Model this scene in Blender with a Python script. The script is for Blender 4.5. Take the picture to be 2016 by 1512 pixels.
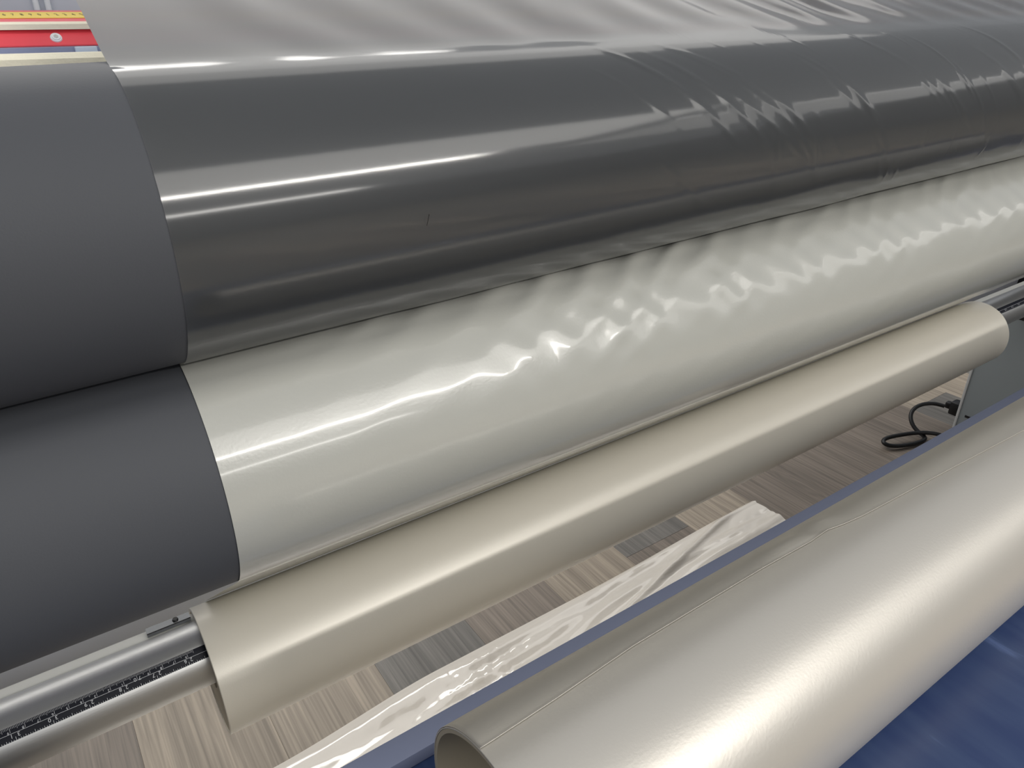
import bpy, bmesh, math, random
import numpy as np
from mathutils import Vector, Matrix
for o in list(bpy.data.objects): bpy.data.objects.remove(o)
random.seed(7)
S = bpy.context.scene
COL = S.collection
H = 1.0                      # height of the lens above the floor
def Z(z): return z + H       # heights below are measured from the lens

# ------------------------------------------------------------------ camera
cd = bpy.data.cameras.new('camera'); cam = bpy.data.objects.new('camera', cd); COL.objects.link(cam)
cd.sensor_width = 36; cd.lens = 1440/2016*36; cd.clip_start = 0.01
cam.location = (0, 0, H)
cam.rotation_euler = (math.radians(90-27.072), 0, math.radians(55.4-90))
S.camera = cam
# ------------------------------------------------------------------ world, exposure
S.view_settings.view_transform = 'Standard'; S.view_settings.look = 'None'
S.view_settings.gamma = 1; S.view_settings.use_curve_mapping = False
S.view_settings.exposure = 0.0
w = bpy.data.worlds.new('world'); S.world = w; w.use_nodes = True
w.node_tree.nodes['Background'].inputs[0].default_value = (0.5, 0.52, 0.55, 1)
w.node_tree.nodes['Background'].inputs[1].default_value = 0.75
# ------------------------------------------------------------------ overhead lights: lamp rows plus added fill
CEIL = 2.62
def area(x0, x1, y, wid, watts, col=(1, 0.97, 0.92)):
    l = bpy.data.lights.new('overhead_light', 'AREA'); l.shape = 'RECTANGLE'
    l.size = x1-x0; l.size_y = wid; l.energy = watts; l.color = col
    o = bpy.data.objects.new('overhead_light', l); COL.objects.link(o)
    o.location = ((x0+x1)/2, y, CEIL-0.06)
    return o
area(0.45, 2.45, -2.95, 0.12, 80)
area(0.60, 3.00, -6.5, 0.14, 105)
area(0.2, 3.0, -2.0, 1.4, 38)
area(-1.6, 2.0, 3.3, 0.60, 60)  # added rear fill for the floor and the free film span
area(-1.6, 3.6, 2.05, 1.5, 33)  # added broad light, stands in for a bright ceiling mirrored in the film
area(-1.8, 0.06, -0.62, 0.60, 18)
area(3.4, 8.2, -2.7, 1.6, 27)  # added wide fill, gives the far half of the films a soft sheen
area(3.2, 8.2, -1.9, 0.12, 8)

# ------------------------------------------------------------------ material helpers
def mat(name, col, rough=0.5, metal=0.0, spec=0.5, coat=0.0, coat_rough=0.05, noise=0.0, nscale=(40, 40, 40),
        bump=0.0, bscale=(300, 300, 300), aniso=0.0, objcolor=False):
    m = bpy.data.materials.new(name); m.use_nodes = True
    nt = m.node_tree; b = nt.nodes['Principled BSDF']
    b.inputs['Roughness'].default_value = rough; b.inputs['Metallic'].default_value = metal
    b.inputs['Specular IOR Level'].default_value = spec
    b.inputs['Coat Weight'].default_value = coat; b.inputs['Coat Roughness'].default_value = coat_rough
    b.inputs['Base Color'].default_value = (*col, 1)
    if noise or bump:
        tc = nt.nodes.new('ShaderNodeTexCoord')
    def nz(scale, detail=4):
        mp = nt.nodes.new('ShaderNodeMapping'); mp.inputs['Scale'].default_value = scale
        nt.links.new(tc.outputs['Object'], mp.inputs['Vector'])
        n = nt.nodes.new('ShaderNodeTexNoise'); n.inputs['Scale'].default_value = 1; n.inputs['Detail'].default_value = detail
        nt.links.new(mp.outputs[0], n.inputs['Vector']); return n
    if noise:
        n = nz(nscale); mx = nt.nodes.new('ShaderNodeMix'); mx.data_type = 'RGBA'
        mx.inputs[6].default_value = (*[c*(1-noise) for c in col], 1)
        mx.inputs[7].default_value = (*[min(1, c*(1+noise)) for c in col], 1)
        nt.links.new(n.outputs['Fac'], mx.inputs[0]); nt.links.new(mx.outputs[2], b.inputs['Base Color'])
    if bump:
        n = nz(bscale, 3); bp = nt.nodes.new('ShaderNodeBump'); bp.inputs['Strength'].default_value = bump
        bp.inputs['Distance'].default_value = 0.001
        nt.links.new(n.outputs['Fac'], bp.inputs['Height']); nt.links.new(bp.outputs[0], b.inputs['Normal'])
    return m
def srgb(r, g, b):
    f = lambda c: (c/255/12.92 if c <= 10 else ((c/255+0.055)/1.055)**2.4)
    return (f(r), f(g), f(b))

M = {}
M['rubber'] = mat('dark_rubber', srgb(77, 79, 84), 0.62, spec=0.35, noise=0.05, nscale=(8, 8, 8), bump=0.06, bscale=(900, 900, 900))
M['roll_film'] = mat('pearl_cream_film', srgb(240, 234, 220), 0.38, metal=0.08, coat=0.25, coat_rough=0.22, noise=0.015, nscale=(4, 20, 20), bump=0.05, bscale=(700, 700, 700))
M['roll_end'] = mat('cream_roll_end', srgb(196, 186, 168), 0.7, bump=0.3, bscale=(50, 900, 900))
M['tube'] = mat('pearl_satin_cream', srgb(208, 203, 194), 0.38, metal=0.5, coat=0.15, coat_rough=0.3, noise=0.012, nscale=(6, 6, 6), bump=0.08, bscale=(500, 500, 500))
M['core'] = mat('tube_inside', srgb(176, 166, 146), 0.75, noise=0.04, nscale=(9, 30, 30))
M['alu'] = mat('brushed_aluminium', (0.70, 0.70, 0.69), 0.40, metal=0.95, bump=0.05, bscale=(60, 900, 900))
M['alu_white'] = mat('pale_aluminium', srgb(222, 222, 216), 0.45, metal=0.1)
M['chrome'] = mat('steel', (0.62, 0.63, 0.63), 0.2, metal=1.0)
M['tape_black'] = mat('black_tape', srgb(20, 23, 34), 0.5, spec=0.25)
M['print_white'] = mat('white_print', srgb(215, 218, 222), 0.6)
M['print_black'] = mat('black_print', srgb(90, 84, 50), 0.6)
M['blue_grey'] = mat('blue_grey_metal', srgb(150, 158, 186), 0.4, noise=0.05, nscale=(12, 40, 40))
M['panel_pale'] = mat('pale_panel', srgb(206, 212, 222), 0.5)
M['panel_white'] = mat('blue_white_panel', srgb(226, 232, 244), 0.45)
M['navy_dark'] = mat('dark_navy_panel', srgb(34, 42, 68), 0.5)
M['cabinet'] = mat('grey_panel', srgb(146, 154, 158), 0.5, bump=0.08, bscale=(600, 600, 600))
M['cabinet_edge'] = mat('grey_panel_edge', srgb(215, 218, 218), 0.4)
M['black'] = mat('black_plastic', srgb(22, 22, 24), 0.45)
M['dark_iron'] = mat('dark_bracket', srgb(26, 28, 34), 0.5)
M['red'] = mat('red_paint', srgb(246, 84, 96), 0.4)
M['yellow'] = mat('yellow_tape', srgb(244, 214, 84), 0.5)
M['felt'] = mat('cream_felt', srgb(250, 243, 222), 0.95, noise=0.06, nscale=(60, 200, 200), bump=0.4, bscale=(260, 400, 400))
M['white'] = mat('white_plastic', srgb(240, 246, 250), 0.35)
M['tabblue'] = mat('pale_blue_tab', srgb(206, 220, 236), 0.4)
M['strip'] = mat('white_film_strip', srgb(242, 235, 224), 0.12, spec=0.6, coat=0.6, coat_rough=0.03, noise=0.03, nscale=(10, 10, 10))
M['wall'] = mat('grey_wall_paint', srgb(128, 130, 134), 0.9)
M['ceil'] = mat('ceiling_tile', srgb(190, 190, 188), 0.9, noise=0.05, nscale=(3, 3, 3))
M['scratch'] = mat('dark_mark', srgb(12, 12, 14), 0.6)

def navy_mat():
    m = mat('navy_blue_plastic', srgb(56, 72, 108), 0.28, spec=0.5, bump=0.06, bscale=(30, 30, 30))
    nt = m.node_tree; b = nt.nodes['Principled BSDF']
    tc = nt.nodes.new('ShaderNodeTexCoord'); mp = nt.nodes.new('ShaderNodeMapping'); mp.inputs['Scale'].default_value = (60, 9, 9)
    mp.inputs['Rotation'].default_value = (0, 0, 0.12)
    n = nt.nodes.new('ShaderNodeTexNoise'); n.inputs['Scale'].default_value = 1; n.inputs['Detail'].default_value = 5
    r = nt.nodes.new('ShaderNodeValToRGB')
    r.color_ramp.elements[0].position = 0.35; r.color_ramp.elements[0].color = (*srgb(44, 60, 100), 1)
    r.color_ramp.elements[1].position = 0.75; r.color_ramp.elements[1].color = (*srgb(92, 110, 152), 1)  # pale streaks: glossy reflections painted into the base colour
    e = r.color_ramp.elements.new(0.62); e.color = (*srgb(56, 72, 108), 1)
    nt.links.new(tc.outputs['Object'], mp.inputs[0]); nt.links.new(mp.outputs[0], n.inputs['Vector'])
    nt.links.new(n.outputs['Fac'], r.inputs[0]); nt.links.new(r.outputs[0], b.inputs['Base Color'])
    return m
M['navy'] = navy_mat()

def wood_mat():
    m = bpy.data.materials.new('grey_oak_laminate'); m.use_nodes = True
    nt = m.node_tree; b = nt.nodes['Principled BSDF']; b.inputs['Roughness'].default_value = 0.5
    tc = nt.nodes.new('ShaderNodeTexCoord'); oi = nt.nodes.new('ShaderNodeObjectInfo')
    off = nt.nodes.new('ShaderNodeVectorMath'); off.operation = 'MULTIPLY_ADD'
    off.inputs[1].default_value = (7.3, 13.1, 3.7)
    cmb = nt.nodes.new('ShaderNodeCombineXYZ')
    for k in range(3): nt.links.new(oi.outputs['Random'], cmb.inputs[k])
    nt.links.new(cmb.outputs[0], off.inputs[0]); nt.links.new(tc.outputs['Object'], off.inputs[2])
    def noise(scale, detail, dist=0.0):
        mp = nt.nodes.new('ShaderNodeMapping'); mp.inputs['Scale'].default_value = scale
        nt.links.new(off.outputs[0], mp.inputs[0])
        n = nt.nodes.new('ShaderNodeTexNoise'); n.inputs['Scale'].default_value = 1; n.inputs['Detail'].default_value = detail
        n.inputs['Distortion'].default_value = dist
        nt.links.new(mp.outputs[0], n.inputs['Vector']); return n
    fine = noise((190, 4.0, 1), 3, 0.5)     # streaks along the plank
    broad = noise((22, 1.6, 1), 4, 1.2)
    def ramp(n, a, bb, lo, hi):
        r = nt.nodes.new('ShaderNodeMapRange'); r.inputs[1].default_value = a; r.inputs[2].default_value = bb
        r.inputs[3].default_value = lo; r.inputs[4].default_value = hi
        nt.links.new(n.outputs['Fac'], r.inputs[0]); return r
    r1 = ramp(fine, 0.3, 0.72, 0.70, 1.28); r2 = ramp(broad, 0.3, 0.7, 0.80, 1.18)
    mu0 = nt.nodes.new('ShaderNodeMath'); mu0.operation = 'MULTIPLY'
    nt.links.new(r1.outputs[0], mu0.inputs[0]); nt.links.new(r2.outputs[0], mu0.inputs[1])
    # a few knots with dark rings
    kp = nt.nodes.new('ShaderNodeMapping'); kp.inputs['Scale'].default_value = (5.0, 1.7, 1)
    nt.links.new(off.outputs[0], kp.inputs[0])
    wob = nt.nodes.new('ShaderNodeVectorMath'); wob.operation = 'MULTIPLY_ADD'; wob.inputs[1].default_value = (0.16, 0.16, 0.0)
    nt.links.new(broad.outputs['Color'], wob.inputs[0]); nt.links.new(kp.outputs[0], wob.inputs[2])
    vo = nt.nodes.new('ShaderNodeTexVoronoi'); vo.inputs['Scale'].default_value = 1.0; nt.links.new(wob.outputs[0], vo.inputs['Vector'])
    msk = nt.nodes.new('ShaderNodeMapRange'); msk.inputs[1].default_value = 0.05; msk.inputs[2].default_value = 0.22
    msk.inputs[3].default_value = 1.0; msk.inputs[4].default_value = 0.0; nt.links.new(vo.outputs['Distance'], msk.inputs[0])
    sn = nt.nodes.new('ShaderNodeMath'); sn.operation = 'MULTIPLY'; sn.inputs[1].default_value = 170; nt.links.new(vo.outputs['Distance'], sn.inputs[0])
    s2 = nt.nodes.new('ShaderNodeMath'); s2.operation = 'SINE'; nt.links.new(sn.outputs[0], s2.inputs[0])
    s3 = nt.nodes.new('ShaderNodeMath'); s3.operation = 'MULTIPLY_ADD'; s3.inputs[1].default_value = 0.10; s3.inputs[2].default_value = -0.14
    nt.links.new(s2.outputs[0], s3.inputs[0])
    s4 = nt.nodes.new('ShaderNodeMath'); s4.operation = 'MULTIPLY_ADD'; s4.inputs[2].default_value = 0.74
    nt.links.new(s3.outputs[0], s4.inputs[0]); nt.links.new(msk.outputs[0], s4.inputs[1])
    mu = nt.nodes.new('ShaderNodeMath'); mu.operation = 'MULTIPLY'
    nt.links.new(mu0.outputs[0], mu.inputs[0]); nt.links.new(s4.outputs[0], mu.inputs[1])
    vm = nt.nodes.new('ShaderNodeVectorMath'); vm.operation = 'SCALE'
    nt.links.new(oi.outputs['Color'], vm.inputs[0]); nt.links.new(mu.outputs[0], vm.inputs['Scale'])
    nt.links.new(vm.outputs[0], b.inputs['Base Color'])
    bp = nt.nodes.new('ShaderNodeBump'); bp.inputs['Strength'].default_value = 0.15; bp.inputs['Distance'].default_value = 0.001
    nt.links.new(fine.outputs['Fac'], bp.inputs['Height']); nt.links.new(bp.outputs[0], b.inputs['Normal'])
    return m
M['wood'] = wood_mat()

def upper_film_mat():
    """frosted see-through film: scatters light through, shiny skin"""
    m = bpy.data.materials.new('frosted_clear_film'); m.use_nodes = True
    nt = m.node_tree; nt.nodes.clear()
    out = nt.nodes.new('ShaderNodeOutputMaterial')
    tr = nt.nodes.new('ShaderNodeBsdfTranslucent'); tr.inputs[0].default_value = (0.66, 0.67, 0.655, 1)
    df = nt.nodes.new('ShaderNodeBsdfDiffuse'); df.inputs[0].default_value = (0.012, 0.012, 0.013, 1)
    tp = nt.nodes.new('ShaderNodeBsdfTransparent')
    a = nt.nodes.new('ShaderNodeAddShader'); nt.links.new(tr.outputs[0], a.inputs[0]); nt.links.new(df.outputs[0], a.inputs[1])
    m1 = nt.nodes.new('ShaderNodeMixShader'); m1.inputs[0].default_value = 0.02
    nt.links.new(a.outputs[0], m1.inputs[1]); nt.links.new(tp.outputs[0], m1.inputs[2])
    gl = nt.nodes.new('ShaderNodeBsdfGlossy'); gl.inputs['Roughness'].default_value = 0.14
    fr = nt.nodes.new('ShaderNodeFresnel')
    ge = nt.nodes.new('ShaderNodeNewGeometry'); mr = nt.nodes.new('ShaderNodeMapRange')   # same skin on both faces of the film
    mr.inputs[3].default_value = 1.75; mr.inputs[4].default_value = 1/1.75
    nt.links.new(ge.outputs['Backfacing'], mr.inputs[0]); nt.links.new(mr.outputs[0], fr.inputs[0])
    m2 = nt.nodes.new('ShaderNodeMixShader')
    gl.inputs['Roughness'].default_value = 0.11
    g2 = nt.nodes.new('ShaderNodeBsdfGlossy'); g2.inputs['Roughness'].default_value = 0.38
    mg = nt.nodes.new('ShaderNodeMixShader'); mg.inputs[0].default_value = 0.3
    nt.links.new(gl.outputs[0], mg.inputs[1]); nt.links.new(g2.outputs[0], mg.inputs[2])
    nt.links.new(fr.outputs[0], m2.inputs[0]); nt.links.new(m1.outputs[0], m2.inputs[1]); nt.links.new(mg.outputs[0], m2.inputs[2])
    nt.links.new(m2.outputs[0], out.inputs[0])
    return m
M['film_up'] = upper_film_mat()
M['film_low'] = mat('pale_film', srgb(184, 184, 177), 0.26, spec=0.6, coat=0.6, coat_rough=0.10, noise=0.02, nscale=(30, 60, 60), bump=0.10, bscale=(500, 500, 500))

# ------------------------------------------------------------------ object helpers
def link(name, me, m, parent=None):
    o = bpy.data.objects.new(name, me); COL.objects.link(o)
    if m is not None and not me.materials: me.materials.append(m)
    if parent is not None: o.parent = parent
    return o
def tag(o, label=None, cat=None, group=None, kind=None):
    if label: o['label'] = label
    if cat: o['category'] = cat
    if group: o['group'] = group
    if kind: o['kind'] = kind
    return o
def thing(name, label, cat, loc):
    o = bpy.data.objects.new(name, None); COL.objects.link(o); o.location = loc
    o.empty_display_size = 0.05
    return tag(o, label, cat)
def put(o, parent):
    """parent an object whose mesh is written in world coordinates"""
    o.parent = parent; o.matrix_parent_inverse = Matrix.Translation(-parent.location); return o
def bm_obj(name, bm, m, parent=None, smooth=None):
    me = bpy.data.meshes.new(name); bm.normal_update(); bm.to_mesh(me); bm.free()
    if smooth is not None:
        me.shade_smooth()
        me.set_sharp_from_angle(angle=math.radians(smooth))
    o = link(name, me, m)
    if parent is not None: put(o, parent)
    return o
def prism(bm, prof, x0, x1):
    """extrude a closed profile of (y, z below lens) along x"""
    a = [bm.verts.new((x0, y, Z(z))) for y, z in prof]; b = [bm.verts.new((x1, y, Z(z))) for y, z in prof]
    n = len(prof)
    for i in range(n): bm.faces.new((a[i], a[(i+1) % n], b[(i+1) % n], b[i]))
    bm.faces.new(a[::-1]); bm.faces.new(b)
    bmesh.ops.recalc_face_normals(bm, faces=bm.faces[:])
def box(bm, x0, x1, y0, y1, z0, z1, bev=0.0):
    r = bmesh.ops.create_cube(bm, size=1)
    bmesh.ops.scale(bm, verts=r['verts'], vec=(x1-x0, y1-y0, z1-z0))
    bmesh.ops.translate(bm, verts=r['verts'], vec=((x0+x1)/2, (y0+y1)/2, Z((z0+z1)/2)))
    if bev:
        es = list({e for v in r['verts'] for e in v.link_edges})
        bmesh.ops.bevel(bm, geom=es, offset=bev, segments=2, affect='EDGES', profile=0.5)
def box_obj(name, m, ext, parent=None, bev=0.0):
    bm = bmesh.new(); box(bm, *ext, bev); return bm_obj(name, bm, m, parent, smooth=35)
def ring_tube(bm, cy, cz, ro, ri, x0, x1, n=128, ch=0.0008, caps=True):
    """hollow (ri>0) or solid cylinder along x with softened rims"""
    prof = [(x0, ri), (x0, ro-ch), (x0+ch, ro), (x1-ch, ro), (x1, ro-ch), (x1, ri)] if ri > 0 else [(x0, 0), (x0, ro-ch), (x0+ch, ro), (x1-ch, ro), (x1, ro-ch), (x1, 0)]
    rings = []
    for x, r in prof:
        if r == 0: rings.append([bm.verts.new((x, cy, Z(cz)))])
        else: rings.append([bm.verts.new((x, cy+r*math.cos(2*math.pi*i/n), Z(cz+r*math.sin(2*math.pi*i/n)))) for i in range(n)])
    pairs = list(zip(rings[:-1], rings[1:])) + ([(rings[-1], rings[0])] if ri > 0 else [])
    for a, b in pairs:
        for i in range(n):
            j = (i+1) % n
            if len(a) == 1: bm.faces.new((a[0], b[i], b[j]))
            elif len(b) == 1: bm.faces.new((a[i], b[0], a[j]))
            else: bm.faces.new((a[i], b[i], b[j], a[j]))
    bmesh.ops.recalc_face_normals(bm, faces=bm.faces[:])
def grid_obj(name, P, m, parent=None, flip=True):
    """P: (nu, nv, 3) array of world points"""
    nu, nv, _ = P.shape
    me = bpy.data.meshes.new(name)
    idx = np.arange(nu*nv).reshape(nu, nv)
    q = np.stack([idx[:-1, :-1], idx[1:, :-1], idx[1:, 1:], idx[:-1, 1:]], -1).reshape(-1, 4)
    if flip: q = np.ascontiguousarray(q[:, ::-1])
    me.vertices.add(nu*nv); me.vertices.foreach_set('co', P.reshape(-1).astype(np.float32))
    me.loops.add(q.size); me.loops.foreach_set('vertex_index', q.reshape(-1).astype(np.int32))
    me.polygons.add(len(q)); me.polygons.foreach_set('loop_start', (np.arange(len(q))*4).astype(np.int32))
    me.update(calc_edges=True); me.validate(); me.shade_smooth()
    o = link(name, me, m)
    if parent is not None: put(o, parent)
    return o
rng = np.random.RandomState(11)
_tab = rng.rand(256, 256)
def vnoise(x, y):
    xi = np.floor(x).astype(int); yi = np.floor(y).astype(int); fx = x-xi; fy = y-yi
    fx = fx*fx*(3-2*fx); fy = fy*fy*(3-2*fy)
    g = lambda i, j: _tab[i % 256, j % 256]
    return ((g(xi, yi)*(1-fx)+g(xi+1, yi)*fx)*(1-fy)+(g(xi, yi+1)*(1-fx)+g(xi+1, yi+1)*fx)*fy)*2-1
def sstep(a, b, x):
    t = np.clip((x-a)/(b-a), 0, 1); return t*t*(3-2*t)

# ------------------------------------------------------------------ room
RX0, RX1, RY0, RY1 = -4.0, 9.0, -9.0, 4.5
bm = bmesh.new(); box(bm, RX0, RX1, RY0, RY1, -1.06, -1.010)
floor = bm_obj('floor', bm, M['wood']); floor.color = (*srgb(150, 142, 130), 1); tag(floor, kind='structure')
for nm, e in {'wall_front': (RX0, RX1, RY1, RY1+0.1), 'wall_back': (RX0, RX1, RY0-0.1, RY0), 'wall_left': (RX0-0.1, RX0, RY0, RY1), 'wall_right': (RX1, RX1+0.1, RY0, RY1)}.items():
    bm = bmesh.new(); box(bm, *e, -1.06, CEIL-H+0.05); tag(bm_obj(nm, bm, M['wall']), kind='structure')
# planks: width 0.181 m, running towards the camera
pm = bmesh.new(); box(pm, -0.09065, 0.09065, -0.6448, 0.6448, -1.012, -1.0, 0.0003)
pme = bpy.data.meshes.new('plank'); pm.normal_update(); pm.to_mesh(pme); pm.free(); pme.materials.append(M['wood'])
warm = srgb(186, 172, 154); lightw = srgb(192, 178, 160); grey = srgb(138, 134, 128); brown = srgb(150, 138, 126); dark = srgb(118, 112, 105)
cols = {-1: warm, 0: warm, 1: lightw, 2: grey, 3: grey, 4: brown, 5: grey, 6: lightw, 7: dark, 8: brown, 9: warm, 10: brown}
stag = {-1: 0.15, 0: 0.55, 1: 0.30, 2: 0.9, 3: 0.5, 4: 0.2, 5: 0.833, 6: 0.45, 7: 0.1, 8: 0.6, 9: 0.35, 10: 0.95}
L_ = 1.29
for k in range(-8, 18):
    xc = -0.047+0.1815*(k+0.5)
    st = stag.get(k, random.random()*L_)
    for j in range(-1, 3):
        o = bpy.data.objects.new('plank', pme); COL.objects.link(o)
        o.location = (xc, st+L_*(j-0.5), 0); o.parent = floor
        c = cols.get(k, random.choice([warm, grey, brown, lightw, dark]))
        if j != 0 and k not in (0, 1, 2): c = random.choice([warm, grey, brown, lightw])
        if k == 5 and j >= 1: c = grey
        if k == 5 and j == 0: c = brown
        f = random.uniform(0.94, 1.06); o.color = (*[v*f for v in c], 1)

# ------------------------------------------------------------------ laminator: frame and rubber rollers
R = 0.078
UC = (0.431, -0.1003); LC = (0.431, -0.2535)
TILT = 0.0178                         # the upper roller is lifted at its far end
def tz(x): return TILT*(x-0.06)
lam = thing('laminator', 'wide roll laminator with two stacked dark grey rubber rollers on side panels', 'laminator', (0.7, 0.55, 0.0))
XL, XR = -0.55, 1.86
def roller(name, c, tilt):
    bm = bmesh.new(); n = 160
    ring_tube(bm, c[0], c[1], R, 0, XL, XR-0.10, n, 0.003)
    if tilt:
        for v in bm.verts: v.co.z += tz(v.co.x)
    return bm_obj(name, bm, M['rubber'], lam, smooth=40)
r1 = roller('roller', UC, True); r1['label'] = 'upper dark rubber roller'
r2 = roller('roller.001', LC, False); r2['label'] = 'lower dark rubber roller'
for c, t in ((UC, 1), (LC, 0)):
    for xa, xb in ((XL-0.05, XL), (XR-0.10, XR)):
        bm = bmesh.new(); ring_tube(bm, c[0], c[1]+(t*tz(xa)), 0.02, 0, xa+0.0005, xb-0.0005, 32)
        bm_obj('axle', bm, M['chrome'], lam, smooth=40)
# pale cross panel behind and below the rollers
bm = bmesh.new(); prism(bm, [(0.655, -0.50), (0.66, -0.59), (0.667, -0.60), (0.70, -0.60), (0.70, -0.50)], XL, 1.90)
bm_obj('cross_panel', bm, M['panel_white'], lam, smooth=35)
# side panels: near one is outside the frame, far one is the grey cabinet
box_obj('side_panel', M['cabinet'], (XL-0.11, XL-0.05, 0.30, 0.80, -1.0, 0.06), lam, 0.004)
box_obj('side_panel', M['cabinet'], (1.92, 2.12, 0.28, 0.7165, -1.0, -0.655), lam, 0.004)
box_obj('panel_edge', M['cabinet_edge'], (1.9175, 1.9225, 0.7125, 0.7185, -0.998, -0.657), lam, 0.001)
box_obj('roller_mount', M['dark_iron'], (1.86, 2.10, 0.34, 0.66, -0.64, 0.02), lam, 0.006)
bm = bmesh.new(); box(bm, 1.9188, 1.9202, 0.670, 0.698, -0.9480, -0.9415, 0.0005); bm_obj('slot', bm, M['black'], lam, smooth=35)

# ------------------------------------------------------------------ rear feed table with red rail, felt and tape
rail = thing('guide_rail', 'red guide rail with yellow measuring tape and cream felt behind the upper roller', 'rail', (0.5, 0.62, Z(-0.08)))
RA, RB = -0.60, 1.70
def rp(name, m, prof, parent=rail, a=RA, b=RB):
    bm = bmesh.new(); prism(bm, prof, a, b); return bm_obj(name, bm, m, parent, smooth=35)
rp('base_strip', M['blue_grey'], [(0.545, -0.080), (0.545, -0.032), (0.60, -0.027), (0.60, -0.0215), (0.80, -0.0215), (0.80, -0.080)])
f1 = rp('felt_strip', M['felt'], [(0.541, -0.031), (0.541, -0.0255), (0.5445, -0.0228), (0.556, -0.0228), (0.556, -0.031)])
rp('rail_body', M['red'], [(0.612, -0.0213), (0.612, -0.0205), (0.620, -0.0116), (0.626, -0.0116), (0.628, -0.0072), (0.76, -0.0002), (0.76, -0.0213)])
f2 = rp('felt_strip', M['felt'], [(0.6165, -0.0114), (0.6165, -0.0082), (0.6190, -0.0068), (0.6275, -0.0068), (0.6255, -0.0114)])
def on_top(y): return -0.0072+(y-0.628)*(0.0070/0.132)
rp('measuring_tape', M['yellow'], [(0.664, on_top(0.664)+0.0001), (0.664, on_top(0.664)+0.0005), (0.732, on_top(0.732)+0.0005), (0.732, on_top(0.732)+0.0001)])
tab = box_obj('tab', M['tabblue'], (0.0635, 0.0765, 0.5955, 0.5995, -0.0270, -0.0213), rail, 0.0006)
def screw(x, y, z):
    bm = bmesh.new()
    for r_, y0, y1 in ((0.0036, 0, 0.0008), (0.0027, 0.0008, 0.0014)):
        r = bmesh.ops.create_cone(bm, cap_ends=True, segments=28, radius1=r_, radius2=r_*0.9, depth=y1-y0)
        bmesh.ops.rotate(bm, verts=r['verts'], cent=(0, 0, 0), matrix=Matrix.Rotation(math.pi/2, 3, 'X'))
        bmesh.ops.translate(bm, verts=r['verts'], vec=(0, -(y0+y1)/2, 0))
    tl = Matrix.Rotation(math.radians(-42), 3, 'X')
    bmesh.ops.rotate(bm, verts=bm.verts[:], cent=(0, 0, 0), matrix=tl)
    bmesh.ops.translate(bm, verts=bm.verts[:], vec=(x, y, Z(z)))
    s = bm_obj('screw', bm, M['white'], rail, smooth=40); s['label'] = 'white round-headed screw'
    bm = bmesh.new()
    r = bmesh.ops.create_cone(bm, cap_ends=True, segments=6, radius1=0.0014, radius2=0.0014, depth=0.0004)
    bmesh.ops.rotate(bm, verts=r['verts'], cent=(0, 0, 0), matrix=Matrix.Rotation(math.pi/2, 3, 'X'))
    bmesh.ops.translate(bm, verts=bm.verts[:], vec=(0, -0.0015, 0))
    bmesh.ops.rotate(bm, verts=bm.verts[:], cent=(0, 0, 0), matrix=tl)
    bmesh.ops.translate(bm, verts=bm.verts[:], vec=(x, y, Z(z)))
    so = bm_obj('hex_socket', bm, M['chrome'], None); so.parent = s
screw(0.0560, 0.6157, -0.0164)
screw(0.62, 0.6157, -0.0164)

def text_mesh(chars, size):
    """[(text, x, y)] laid out in its own plane -> (verts, faces)"""
    vs, fs = [], []
    for t, px, py, sz in chars:
        cu = bpy.data.curves.new('print', 'FONT'); cu.body = t; cu.size = sz; cu.align_x = 'CENTER'; cu.align_y = 'CENTER'; cu.resolution_u = 2
        ob = bpy.data.objects.new('print', cu); COL.objects.link(ob)
        dg = bpy.context.evaluated_depsgraph_get(); me = bpy.data.meshes.new_from_object(ob.evaluated_get(dg))
        k = len(vs)
        vs += [(v.co.x+px, v.co.y+py) for v in me.vertices]; fs += [[i+k for i in p.vertices] for p in me.polygons]
        bpy.data.objects.remove(ob); bpy.data.curves.remove(cu); bpy.data.meshes.remove(me)
    return vs, fs
# figures on the yellow tape, one per inch
ch = []
x = -0.10
tape_x = [(-0.05+0.0056*i) for i in range(50)]
for i, x in enumerate(tape_x): ch.append((str((i+1) % 10), x, 0.0, 0.0042))
vs, fs = text_mesh(ch, 0.02)
bm = bmesh.new(); bv = []
for a, b in vs:
    y = 0.698+b*7.0; bv.append(bm.verts.new((a, y, Z(on_top(y)+0.0007))))
for f in fs:
    try: bm.faces.new([bv[i] for i in f])
    except ValueError: pass
bm_obj('tape_figures', bm, M['print_black'], rail)
# cabinet behind with two white rods
cab = thing('machine_housing', 'pale grey machine housing with two white rods behind the red rail', 'housing', (0.6, 1.0, 0))
box_obj('housing_panel', M['panel_pale'], (-0.9, 2.2, 0.90, 1.05, -0.12, 0.20), cab, 0.006)
for xx in (0.0705, 0.0800):
    bm = bmesh.new(); r = bmesh.ops.create_cone(bm, cap_ends=True, segments=24, radius1=0.0026, radius2=0.0026, depth=0.19)
    bmesh.ops.translate(bm, verts=bm.verts[:], vec=(xx*1.02, 0.8965, Z(0.095)))
    bm_obj('rod', bm, M['white'], cab, smooth=50)

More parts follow.
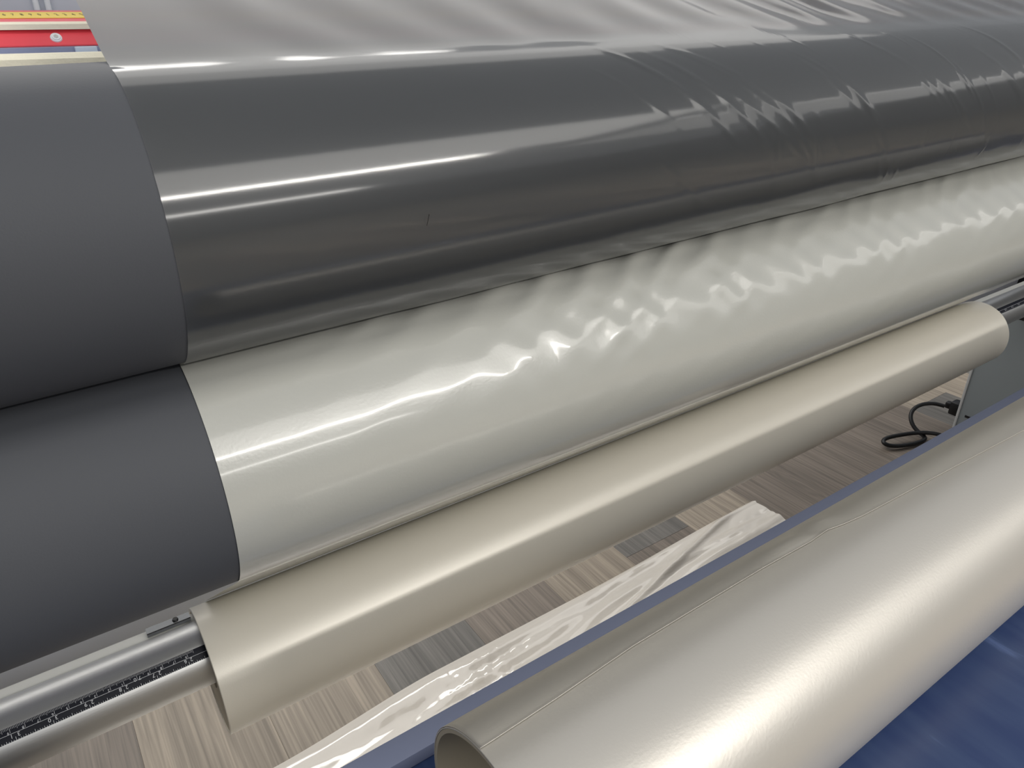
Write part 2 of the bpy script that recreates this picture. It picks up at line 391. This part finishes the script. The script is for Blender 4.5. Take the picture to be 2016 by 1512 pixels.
# ------------------------------------------------------------------ unwind shaft with measuring tape
SC = (0.5494, -0.5142); SR = 0.029
shaft = thing('unwind_shaft', 'aluminium shaft with black ruler tape through the cream film roll', 'shaft', (0.7, SC[0], Z(SC[1])))
bm = bmesh.new(); ring_tube(bm, SC[0], SC[1], SR, 0, XL+0.05, 1.858, 96, 0.001); bm_obj('shaft_body', bm, M['alu'], shaft, smooth=40)
E_ = (0.568, -0.4924)
bm = bmesh.new(); prism(bm, [(0.565, -0.500), (0.5655, -0.4926), (0.5675, -0.4918), (0.582, -0.4945), (0.582, -0.506)], XL+0.06, 1.85)
bm_obj('key_bar', bm, M['alu_white'], shaft, smooth=35)
def leaf(x0, x1):
    bm = bmesh.new(); prism(bm, [(0.5690, -0.4915), (0.5690, -0.4880), (0.5698, -0.4874), (0.5795, -0.4892), (0.5795, -0.4935)], x0, x1)
    bm_obj('key_leaf', bm, M['chrome'], shaft, smooth=35)
    bm = bmesh.new(); r = bmesh.ops.create_cone(bm, cap_ends=True, segments=24, radius1=0.0028, radius2=0.0022, depth=0.002)
    bmesh.ops.translate(bm, verts=bm.verts[:], vec=(x1-0.012, 0.5745, Z(-0.4876))); bm_obj('key_screw', bm, M['black'], shaft, smooth=40)
leaf(0.004, 0.0405)
# ruler: strip that follows the shaft, from v=-0.0055 (near, below) to +0.0055
def sp(x, v, lift):
    a0 = math.radians(180-43.43)     # direction from the shaft centre towards the lens
    a = a0 - v/SR
    return (x, SC[0]+(SR+lift)*math.cos(a), Z(SC[1]+(SR+lift)*math.sin(a)))
TW = 0.0056
def ruler(xa, xb):
    bm = bmesh.new(); n = 8; A = []
    for i in range(n+1):
        v = -TW+2*TW*i/n; A.append((bm.verts.new(sp(xa, v, 0.0002)), bm.verts.new(sp(xb, v, 0.0002))))
    for i in range(n): bm.faces.new((A[i][0], A[i+1][0], A[i+1][1], A[i][1]))
    bmesh.ops.recalc_face_normals(bm, faces=bm.faces[:])
    return bm_obj('ruler_tape', bm, M['tape_black'], shaft, smooth=60)
rt = ruler(XL+0.08, 0.60); rt['label'] = 'black ruler tape with white figures'
rt2 = ruler(0.60, 1.84)
def marks(items, texts, parent):
    bm = bmesh.new()
    for x, v0, v1, wdt in items:
        q = [bm.verts.new(sp(*p, 0.00035)) for p in ((x-wdt/2, v0), (x+wdt/2, v0), (x+wdt/2, v1), (x-wdt/2, v1))]
        bm.faces.new(q)
    vs, fs = text_mesh(texts, 0)
    bv = [bm.verts.new(sp(-a, -b, 0.0004)) for a, b in vs]   # lettering reads from the other side: turned by half a turn
    for f in fs:
        try: bm.faces.new([bv[i] for i in f])
        except ValueError: pass
    o = bm_obj('ruler_print', bm, M['print_white'], None); o.parent = parent
it, tx = [], []
def inx(n): return 0.002-(n-27)*0.0254
for n8 in range(26*16-8, 34*16):
    if inx(n8/16) < -0.2: break
    ln = 0.0026 if n8 % 16 == 0 else 0.0020 if n8 % 8 == 0 else 0.0014 if n8 % 4 == 0 else 0.0010 if n8 % 2 == 0 else 0.0007
    it.append((inx(n8/16), -TW+0.0002, -TW+0.0002+ln, 0.00028))
for n in range(26, 34):
    s_ = str(n)
    tx.append((s_[0], -inx(n)-0.0026+0.0002, 0.0016, 0.0044)); tx.append((s_[1], -inx(n)+0.0026-0.0002, 0.0016, 0.0044))
for mm in range(655, 900):
    x = inx(mm/25.4)
    if x < -0.2: break
    ln = 0.0045 if mm % 10 == 0 else 0.0028 if mm % 5 == 0 else 0.0018
    it.append((x, TW-0.0002-ln, TW-0.0002, 0.00022))
    if mm % 10 == 0:
        cm = mm//10
        if cm % 10 == 0:
            tx.append((str(cm)[0], -x-0.0018, -0.0012, 0.0042)); tx.append((str(cm)[1], -x+0.0018, -0.0012, 0.0042))
        else: tx.append((str(cm % 10), -x+0.0014, -0.0015, 0.0030))
it.append((-0.10, 0.00005, 0.00030, 0.34))
marks(it, tx, rt)
# the same print on the far end of the shaft, counted from the middle of the shaft
it, tx = [], []
def inx2(n): return 1.440+(n-26.5)*0.0254
for n8 in range(26*8+4, 40*8):
    if inx2(n8/8) > 1.80: break
    it.append((inx2(n8/8), -TW+0.0002, -TW+(0.0028 if n8 % 8 == 0 else 0.0014), 0.0003))
for n in range(27, 41):
    if inx2(n) > 1.80: break
    for c_, d_ in zip(str(n), (-0.0024, 0.0024)): tx.append((c_, -inx2(n)+d_, 0.0016, 0.0044))
it.append((1.62, 0.00005, 0.00030, 0.36))
marks(it, tx, rt2)

# ------------------------------------------------------------------ cream film roll hanging on the shaft
MC = (0.5494, -0.538); MR = 0.0593; MI = 0.0532
roll = thing('film_roll', 'long cream film roll hanging on the shaft under the rubber rollers', 'roll', (0.74, MC[0], Z(MC[1]-MR)))
MX0, MX1 = 0.0425, 1.432
bm = bmesh.new(); ring_tube(bm, MC[0], MC[1], MR, MI+0.003, MX0, MX1, 192, 0.0005); bm_obj('wound_film', bm, M['roll_film'], roll, smooth=40)
bm = bmesh.new(); nn = 128; HC = (0.5512, -0.5166); HR = 0.0331
rows = []
for cx_, cy_, rr_, x_ in ((HC[0], HC[1], HR, MX0+0.0008), (MC[0], MC[1], MI+0.0029, MX0+0.0008), (MC[0], MC[1], MI+0.0029, MX1-0.0008), (HC[0], HC[1], HR, MX1-0.0008)):
    rows.append([bm.verts.new((x_, cx_+rr_*math.cos(2*math.pi*i/nn), Z(cy_+rr_*math.sin(2*math.pi*i/nn)))) for i in range(nn)])
for a, b in zip(rows, rows[1:]+rows[:1]):
    for i in range(nn): bm.faces.new((a[i], a[(i+1) % nn], b[(i+1) % nn], b[i]))
bmesh.ops.recalc_face_normals(bm, faces=bm.faces[:])
bm_obj('core', bm, M['roll_end'], roll, smooth=40)

# ------------------------------------------------------------------ films
FX0, FX1 = 0.057, 1.415
OFF = 0.0007
def crease_field(X, Sx, cs):
    """sum of narrow ridges: (x0, s0, slope, half length, width, height)"""
    h = np.zeros_like(X)
    for x0, s0, k, hl, wd, ht in cs:
        d = ((X-x0)-k*(Sx-s0))/math.sqrt(1+k*k)
        h += ht*np.exp(-(d/wd)**2)*np.exp(-((Sx-s0)/hl)**4)
    return h
# upper film: supply side -> tangent -> round the front of the upper roller -> nip -> out at the back
slope = math.atan(0.404)
ang0 = math.pi/2+slope
prof = []     # (y, z, ny, nz, s)
tpt = (UC[0]+R*math.cos(ang0), UC[1]+R*math.sin(ang0))
Lp = 0.34
for i in range(64):
    d = Lp*(1-i/64); prof.append((tpt[0]+d*math.cos(slope), tpt[1]+d*math.sin(slope), math.cos(ang0), math.sin(ang0), -d))
NA = 150; aend = math.radians(268)
for i in range(NA+1):
    a = ang0+(aend-ang0)*i/NA
    prof.append((UC[0]+R*math.cos(a), UC[1]+R*math.sin(a), math.cos(a), math.sin(a), (a-ang0)*R))
s_nip = (aend-ang0)*R
for i in range(1, 9):
    prof.append((UC[0]-R*math.cos(aend)*0+i*0.02, UC[1]-R-0.0001, 0.0, -1.0, s_nip+i*0.02))
pr = np.array(prof)
nx = 1000
xs = np.linspace(FX0, FX1, nx)
X, Sx = np.meshgrid(xs, pr[:, 4], indexing='ij')
on = sstep(-0.02, 0.03, Sx)*(1-sstep(s_nip-0.012, s_nip, Sx))         # lying on the roller
free = 1-sstep(-0.09, 0.0, Sx)
# long diagonal folds in the free span
ph = X - 0.62*Sx*1.0
ph = ph + 0.010*vnoise(X*9, Sx*6+3)
spac = 0.066
fold = np.cos(2*np.pi*(ph+0.012)/spac)*0.5+0.5*vnoise(ph/0.045, Sx*2+9)
amp = 0.0021*sstep(FX0, 0.16, X)*(0.55+0.45*vnoise(X*5, Sx*3))
h = fold*amp*sstep(0.012, -0.05, -0-Sx*0+Sx) if False else fold*amp*(1-sstep(-0.055, -0.003, Sx))
h += 0.0005*vnoise(X*38, Sx*12)*(1-sstep(-0.04, 0.0, Sx))
h += 0.0004*np.exp(-((X-0.125)/0.018)**2-((Sx+0.02)/0.012)**2)
# fine creases on the far half of the roller
cs = []
r_ = random.Random(4)
for i in range(46):
    x0 = 0.36+ (i/46)*0.95 + r_.uniform(-0.012, 0.012)
    s0 = r_.uniform(0.035, 0.125)
    cs.append((x0, s0, r_.uniform(1.0, 1.5), r_.uniform(0.018, 0.045), r_.uniform(0.0012, 0.0026), r_.uniform(0.00016, 0.00042)))
for i in range(26):
    x0 = 0.40+0.9*r_.random(); s0 = r_.uniform(0.09, 0.14)
    cs.append((x0, s0, r_.uniform(0.2, 0.9), r_.uniform(0.010, 0.022), r_.uniform(0.0010, 0.0018), r_.uniform(0.00010, 0.00028)))
for i in range(16):     # creases that cross from the free span on to the roller
    x0 = 0.42+0.06*i+r_.uniform(-0.02, 0.02)
    cs.append((x0, -0.01, r_.uniform(0.8, 1.2), r_.uniform(0.02, 0.04), 0.0011, r_.uniform(0.00006, 0.00014)))
h += crease_field(X, Sx, cs)
# slack waves just above the nip
g = sstep(0.115, 0.150, Sx)*(1-sstep(s_nip-0.02, s_nip-0.002, Sx))
h += g*(0.00050*(1+vnoise((X+1.2*Sx)*13, Sx*16))+0.00016*vnoise((X+0.6*Sx)*34, Sx*30+5))*sstep(0.08, 0.22, X)
h += on*0.00005*(1+vnoise(X*22, Sx*25))*sstep(0.14, 0.4, X)
# the free span flattens just before it settles on the roller
dip = sstep(-0.10, -0.024, Sx)*(1-sstep(-0.024, 0.002, Sx))
h = np.maximum(h, 0)*(Sx > -0.0)+h*(Sx <= 0.0)
h -= dip*0.0030*(1+0.12*vnoise(X*14, Sx*0+2))*(1-0.5*sstep(0.3, 0.5, X))
Yp = pr[None, :, 0]+pr[None, :, 2]*(OFF+h); Zp = pr[None, :, 1]+pr[None, :, 3]*(OFF+h)+tz(X)
back = Sx > s_nip
Zp = np.where(back, Zp, Zp)
uf = thing('frosted_film', 'frosted clear glossy film wrapped down over the upper rubber roller', 'film', (0.7, 0.40, Z(-0.03)))
grid_obj('film_web', np.stack([X, Yp, Z(Zp)], -1), M['film_up'], uf)
# two tiny dark specks on the film
def speck(px, aa, ln, wd, name='scratch'):
    a = math.radians(aa); bm = bmesh.new(); c = []
    for dx, da in ((-wd, -ln), (wd, -ln*0.8), (wd*2.2, ln), (wd*0.8, ln*0.9)):
        ra = a+da/R; rr = R+OFF+0.0018
        c.append(bm.verts.new((px+dx-da*0.35, UC[0]+rr*math.cos(ra), Z(UC[1]+rr*math.sin(ra)+tz(px)))))
    bm.faces.new(c); bm_obj(name, bm, M['scratch'], uf)
speck(0.1863, 182.4, 0.0032, 0.00025)

# lower film: nip -> round the front of the lower roller -> back of the cream roll
d = np.array([MC[0]-LC[0], MC[1]-LC[1]]); D_ = float(np.hypot(*d)); base = math.atan2(d[1], d[0])
rl = R+OFF; rm = MR+OFF
aL = base-math.acos((rl+rm)/D_)              # inner tangent, film passes in front of the roller and behind the roll
aM = aL+math.pi
prof = []
a_st = math.radians(92); a_en = aL % (2*math.pi)
for i in range(6, 0, -1): prof.append((LC[0]+i*0.025, LC[1]+R, 0, 1.0, -i*0.025))
NA = 130
for i in range(NA+1):
    a = a_st+(a_en-a_st)*i/NA
    prof.append((LC[0]+R*math.cos(a), LC[1]+R*math.sin(a), math.cos(a), math.sin(a), (a-a_st)*R))
sl_end = (a_en-a_st)*R
pA = np.array([LC[0]+R*math.cos(a_en), LC[1]+R*math.sin(a_en)]); pB = np.array([MC[0]+MR*math.cos(aM), MC[1]+MR*math.sin(aM)])
nA = np.array([math.cos(a_en), math.sin(a_en)]); Ls = float(np.hypot(*(pB-pA)))
for i in range(1, 41):
    t = i/40; q = pA+(pB-pA)*t + nA*OFF*0 ; n_ = nA
    q = q - nA*(2*OFF*t)
    prof.append((q[0], q[1], n_[0], n_[1], sl_end+Ls*t))
pr = np.array(prof)
nx = 900
xs = np.linspace(FX0, FX1, nx)
X, Sx = np.meshgrid(xs, pr[:, 4], indexing='ij')
A_x = sstep(0.07, 0.34, X)
far = sstep(0.3, 1.0, X)
u = X+1.9*Sx+0.016*vnoise(X*14, Sx*20)
lump = 0.5+0.5*np.cos(2*np.pi*(u+0.016)/0.046)
lump = lump**1.3
env = sstep(0.0, 0.022, Sx)*np.exp(-np.maximum(Sx-0.022, 0)/0.034)
h = A_x*env*(0.0030*lump*(0.55+0.6*vnoise(X*17, Sx*12))*(1-0.6*far)+0.0014)
h += 0.0022*np.exp(-((X-0.30)/0.06)**2)*env
# gentle unevenness over the whole front
h += sstep(0.05, 0.2, X)*0.0007*(1+vnoise((X+0.9*Sx)*13, Sx*16+2))*sstep(0.01, 0.03, Sx)*(1-sstep(0.10, 0.14, Sx))
u2 = X-0.9*Sx
h += sstep(0.2, 0.3, X)*(1-0.65*far)*0.0006*(1+np.cos(2*np.pi*(u2+0.01*vnoise(X*20, Sx*9))/0.040))*np.exp(-((Sx-0.066)/0.022)**2)
# the film leaves the roller early at the far end and follows the lifted upper roller
h += np.maximum(tz(X), 0)*np.exp(-np.maximum(Sx-0.004, 0)/0.030)*1.0
# long shallow folds in the span under the roller
sp_ = sstep(sl_end-0.01, sl_end+0.04, Sx)*(1-sstep(sl_end+Ls*0.75, sl_end+Ls, Sx))
hs = sp_*0.0005*sstep(FX0+0.02, 0.3, X)*(vnoise((Sx-0.05*X)*60, X*3.0)+0.5*vnoise((Sx-0.12*X)*120, X*4.0+7))
h = np.maximum(h, 0)+hs
h = np.where(Sx < 0, np.maximum(tz(X), 0), h)
Yp = pr[None, :, 0]+pr[None, :, 2]*(OFF+h); Zp = pr[None, :, 1]+pr[None, :, 3]*(OFF+h)
Zp = np.where(Sx < 0, Zp-0.0*Sx, Zp)
lf = thing('pale_film', 'pale glossy film running from the cream roll up over the lower rubber roller', 'film', (0.7, 0.45, Z(-0.33)))
grid_obj('film_web', np.stack([X, Yp, Z(Zp)], -1), M['film_low'], lf)

# ------------------------------------------------------------------ front table with blue cover and the hollow tube
tab_ = thing('front_table', 'navy blue covered table with blue-grey rear edge bar under the hollow tube', 'table', (0.6, 0.17, 0))
TX0, TX1 = -0.45, 1.88
box_obj('table_top', M['navy'], (TX0, TX1, -0.02, 0.3360, -0.500, -0.4755), tab_, 0.001)
box_obj('edge_bar', M['blue_grey'], (TX0, TX1, 0.3163, 0.3362, -0.4752, -0.4625), tab_, 0.0008)
box_obj('shade_panel', M['navy_dark'], (TX0+0.075, TX1-0.075, 0.300, 0.318, -0.86, -0.5002), tab_, 0.001)  # unseen panel, added to darken the undersides of shaft and roll
for xx in (TX0+0.03, TX1-0.07):
    for yy in (0.0, 0.28):
        box_obj('leg', M['blue_grey'], (xx, xx+0.04, yy, yy+0.04, -1.0, -0.5002), tab_, 0.002)
TR = 0.0700; TC = (0.1973, -0.4046)
TX = 0.1270
tube = thing('film_tube', 'large hollow satin cream tube lying on the navy blue table', 'tube', (0.8, TC[0], Z(TC[1]-TR)))
bm = bmesh.new(); ring_tube(bm, TC[0], TC[1], TR, TR-0.0006, TX, 1.46, 224, 0.0002); bm_obj('wound_film', bm, M['tube'], tube, smooth=40)
bm = bmesh.new(); ring_tube(bm, TC[0], TC[1], TR-0.00065, TR-0.0034, TX+0.0002, 1.4598, 160, 0.0004); bm_obj('core', bm, M['core'], tube, smooth=40)
# last layer of film: ends in a fine straight edge on top, with a puffed bubble
def lap():
    nxx = 420; na = 60
    xs = np.linspace(TX+0.0004, 1.4596, nxx)
    a_back = math.radians(-20)
    X, T = np.meshgrid(xs, np.linspace(0, 1, na)**1.5, indexing='ij')
    ae = np.radians(np.interp(X, [0.12, 0.135, 0.18, 0.24, 0.30, 0.36, 0.41, 0.432, 0.439, 0.447, 0.467, 0.566, 0.70, 0.90, 1.46], [77, 76.7, 74.8, 71, 70.6, 70.4, 71.8, 70.5, 72, 73.5, 75.7, 79.6, 84.9, 88, 90]))
    a = ae-(ae-a_back)*T
    D2 = (ae-a)*TR
    puff = 0.0016*np.exp(-((X-0.400)/0.026)**2)*np.exp(-((D2-0.012)/0.010)**2)+0.0014*np.exp(-((X-0.445)/0.012)**2)*np.exp(-((D2-0.020)/0.010)**2)-0.0005*np.exp(-((X-0.428+0.5*D2)/0.006)**2)*np.exp(-((D2-0.012)/0.012)**2)
    puff = np.maximum(puff, 0)*sstep(0, 0.004, D2)+0.00025*np.exp(-(D2/0.0015)**2)
    rr = TR+0.0004+puff
    P = np.stack([X, TC[0]+rr*np.cos(a), Z(TC[1]+rr*np.sin(a))], -1)
    o = grid_obj('film_end', P, M['tube'], tube, False)
    sol = o.modifiers.new('thickness', 'SOLIDIFY'); sol.thickness = 0.0003; sol.offset = 0
lap()

# ------------------------------------------------------------------ crumpled white film strip: far end on the floor, near end over the edge bar
nu, nv = 420, 60
U_, V_ = np.meshgrid(np.linspace(0, 1, nu), np.linspace(0, 1, nv), indexing='ij')
Xs = -0.10+1.325*U_
lift = (1-sstep(0.32, 0.80, Xs))                       # 1 = front edge lies over the bar
yb = 0.800+0.012*sstep(0.7, 1.2, Xs)-0.02*(1-sstep(0.1, 0.4, Xs)); zb = np.full_like(Xs, -0.997)
front_over = np.minimum((1-sstep(0.060, 0.125, Xs)), 1)
yf = 0.56*(1-lift)+0.354*lift-0.022*front_over; zf = -0.996*(1-lift)-0.535*lift
Ys = yb+(yf-yb)*V_; Zs = zb+(zf-zb)*V_**5
Zs = Zs+(-0.4585-Zs)*sstep(0.935, 0.97, V_)*front_over
W = V_*0.45                                             # metres in from the back edge
cr = 0.0040*(1+vnoise(Xs*4-W*8, W*34))+0.0045*np.abs(vnoise(Xs*5.5+W*9+3, W*30+4))+0.0010*np.abs(vnoise(Xs*30+W*20, W*70+8))
cr *= sstep(0, 0.02, W)
ridge = (Xs-1.03)+2.6*(W-0.05)
cr += 0.008*np.exp(-(ridge/0.030)**2)*sstep(0.0, 0.03, W)
crum = 0.0035*np.exp(-((Xs-0.45)/0.07)**2)*(np.abs(vnoise(Xs*70+W*40, W*150))+np.abs(vnoise(Xs*38-W*60, W*90+3)))
Zs = Zs+cr*(1-0.7*sstep(0.5, 0.85, V_))+crum*sstep(0, 0.1, V_)
Zs = np.maximum(Zs, -0.9985)
st = grid_obj('film_strip', np.stack([Xs, Ys, Z(Zs)], -1), M['strip'])
tag(st, 'crumpled white plastic film strip lying on the floor behind the table edge bar', 'film')

# ------------------------------------------------------------------ black mains cable
cab_ = thing('power_cable', 'black power cable plugged into the grey side panel and looped on the floor', 'cable', (1.8, 0.74, 0.0))
pts = [(1.92, 0.752, -0.940), (1.912, 0.772, -0.938), (1.893, 0.787, -0.938), (1.862, 0.797, -0.942), (1.838, 0.796, -0.953), (1.824, 0.785, -0.968),
       (1.818, 0.765, -0.984), (1.82, 0.742, -0.991), (1.81, 0.728, -0.9925), (1.78, 0.729, -0.9925), (1.735, 0.741, -0.9925), (1.700, 0.756, -0.990), (1.684, 0.769, -0.985),
       (1.690, 0.780, -0.982), (1.712, 0.781, -0.980), (1.76, 0.766, -0.980), (1.81, 0.745, -0.979), (1.85, 0.715, -0.984), (1.87, 0.67, -0.992), (1.83, 0.60, -0.9925), (1.7, 0.5, -0.9925)]
cu = bpy.data.curves.new('cord', 'CURVE'); cu.dimensions = '3D'; cu.bevel_depth = 0.0052; cu.bevel_resolution = 4; cu.resolution_u = 10
sp2 = cu.splines.new('NURBS'); sp2.points.add(len(pts)-1); sp2.use_endpoint_u = True; sp2.order_u = 4
for p_, (a, b, c) in zip(sp2.points, pts): p_.co = (a, b, Z(c), 1)
tmp = bpy.data.objects.new('cord', cu); COL.objects.link(tmp)
me = bpy.data.meshes.new_from_object(tmp.evaluated_get(bpy.context.evaluated_depsgraph_get())); bpy.data.objects.remove(tmp)
me.name = 'cord'; me.shade_smooth(); me.materials.clear(); put(link('cord', me, M['black']), cab_)
bm = bmesh.new(); box(bm, 1.921, 1.953, 0.7175, 0.742, -0.958, -0.922, 0.004)
box(bm, 1.928, 1.946, 0.741, 0.757, -0.949, -0.931, 0.004)
bm_obj('plug', bm, M['black'], cab_, smooth=40)
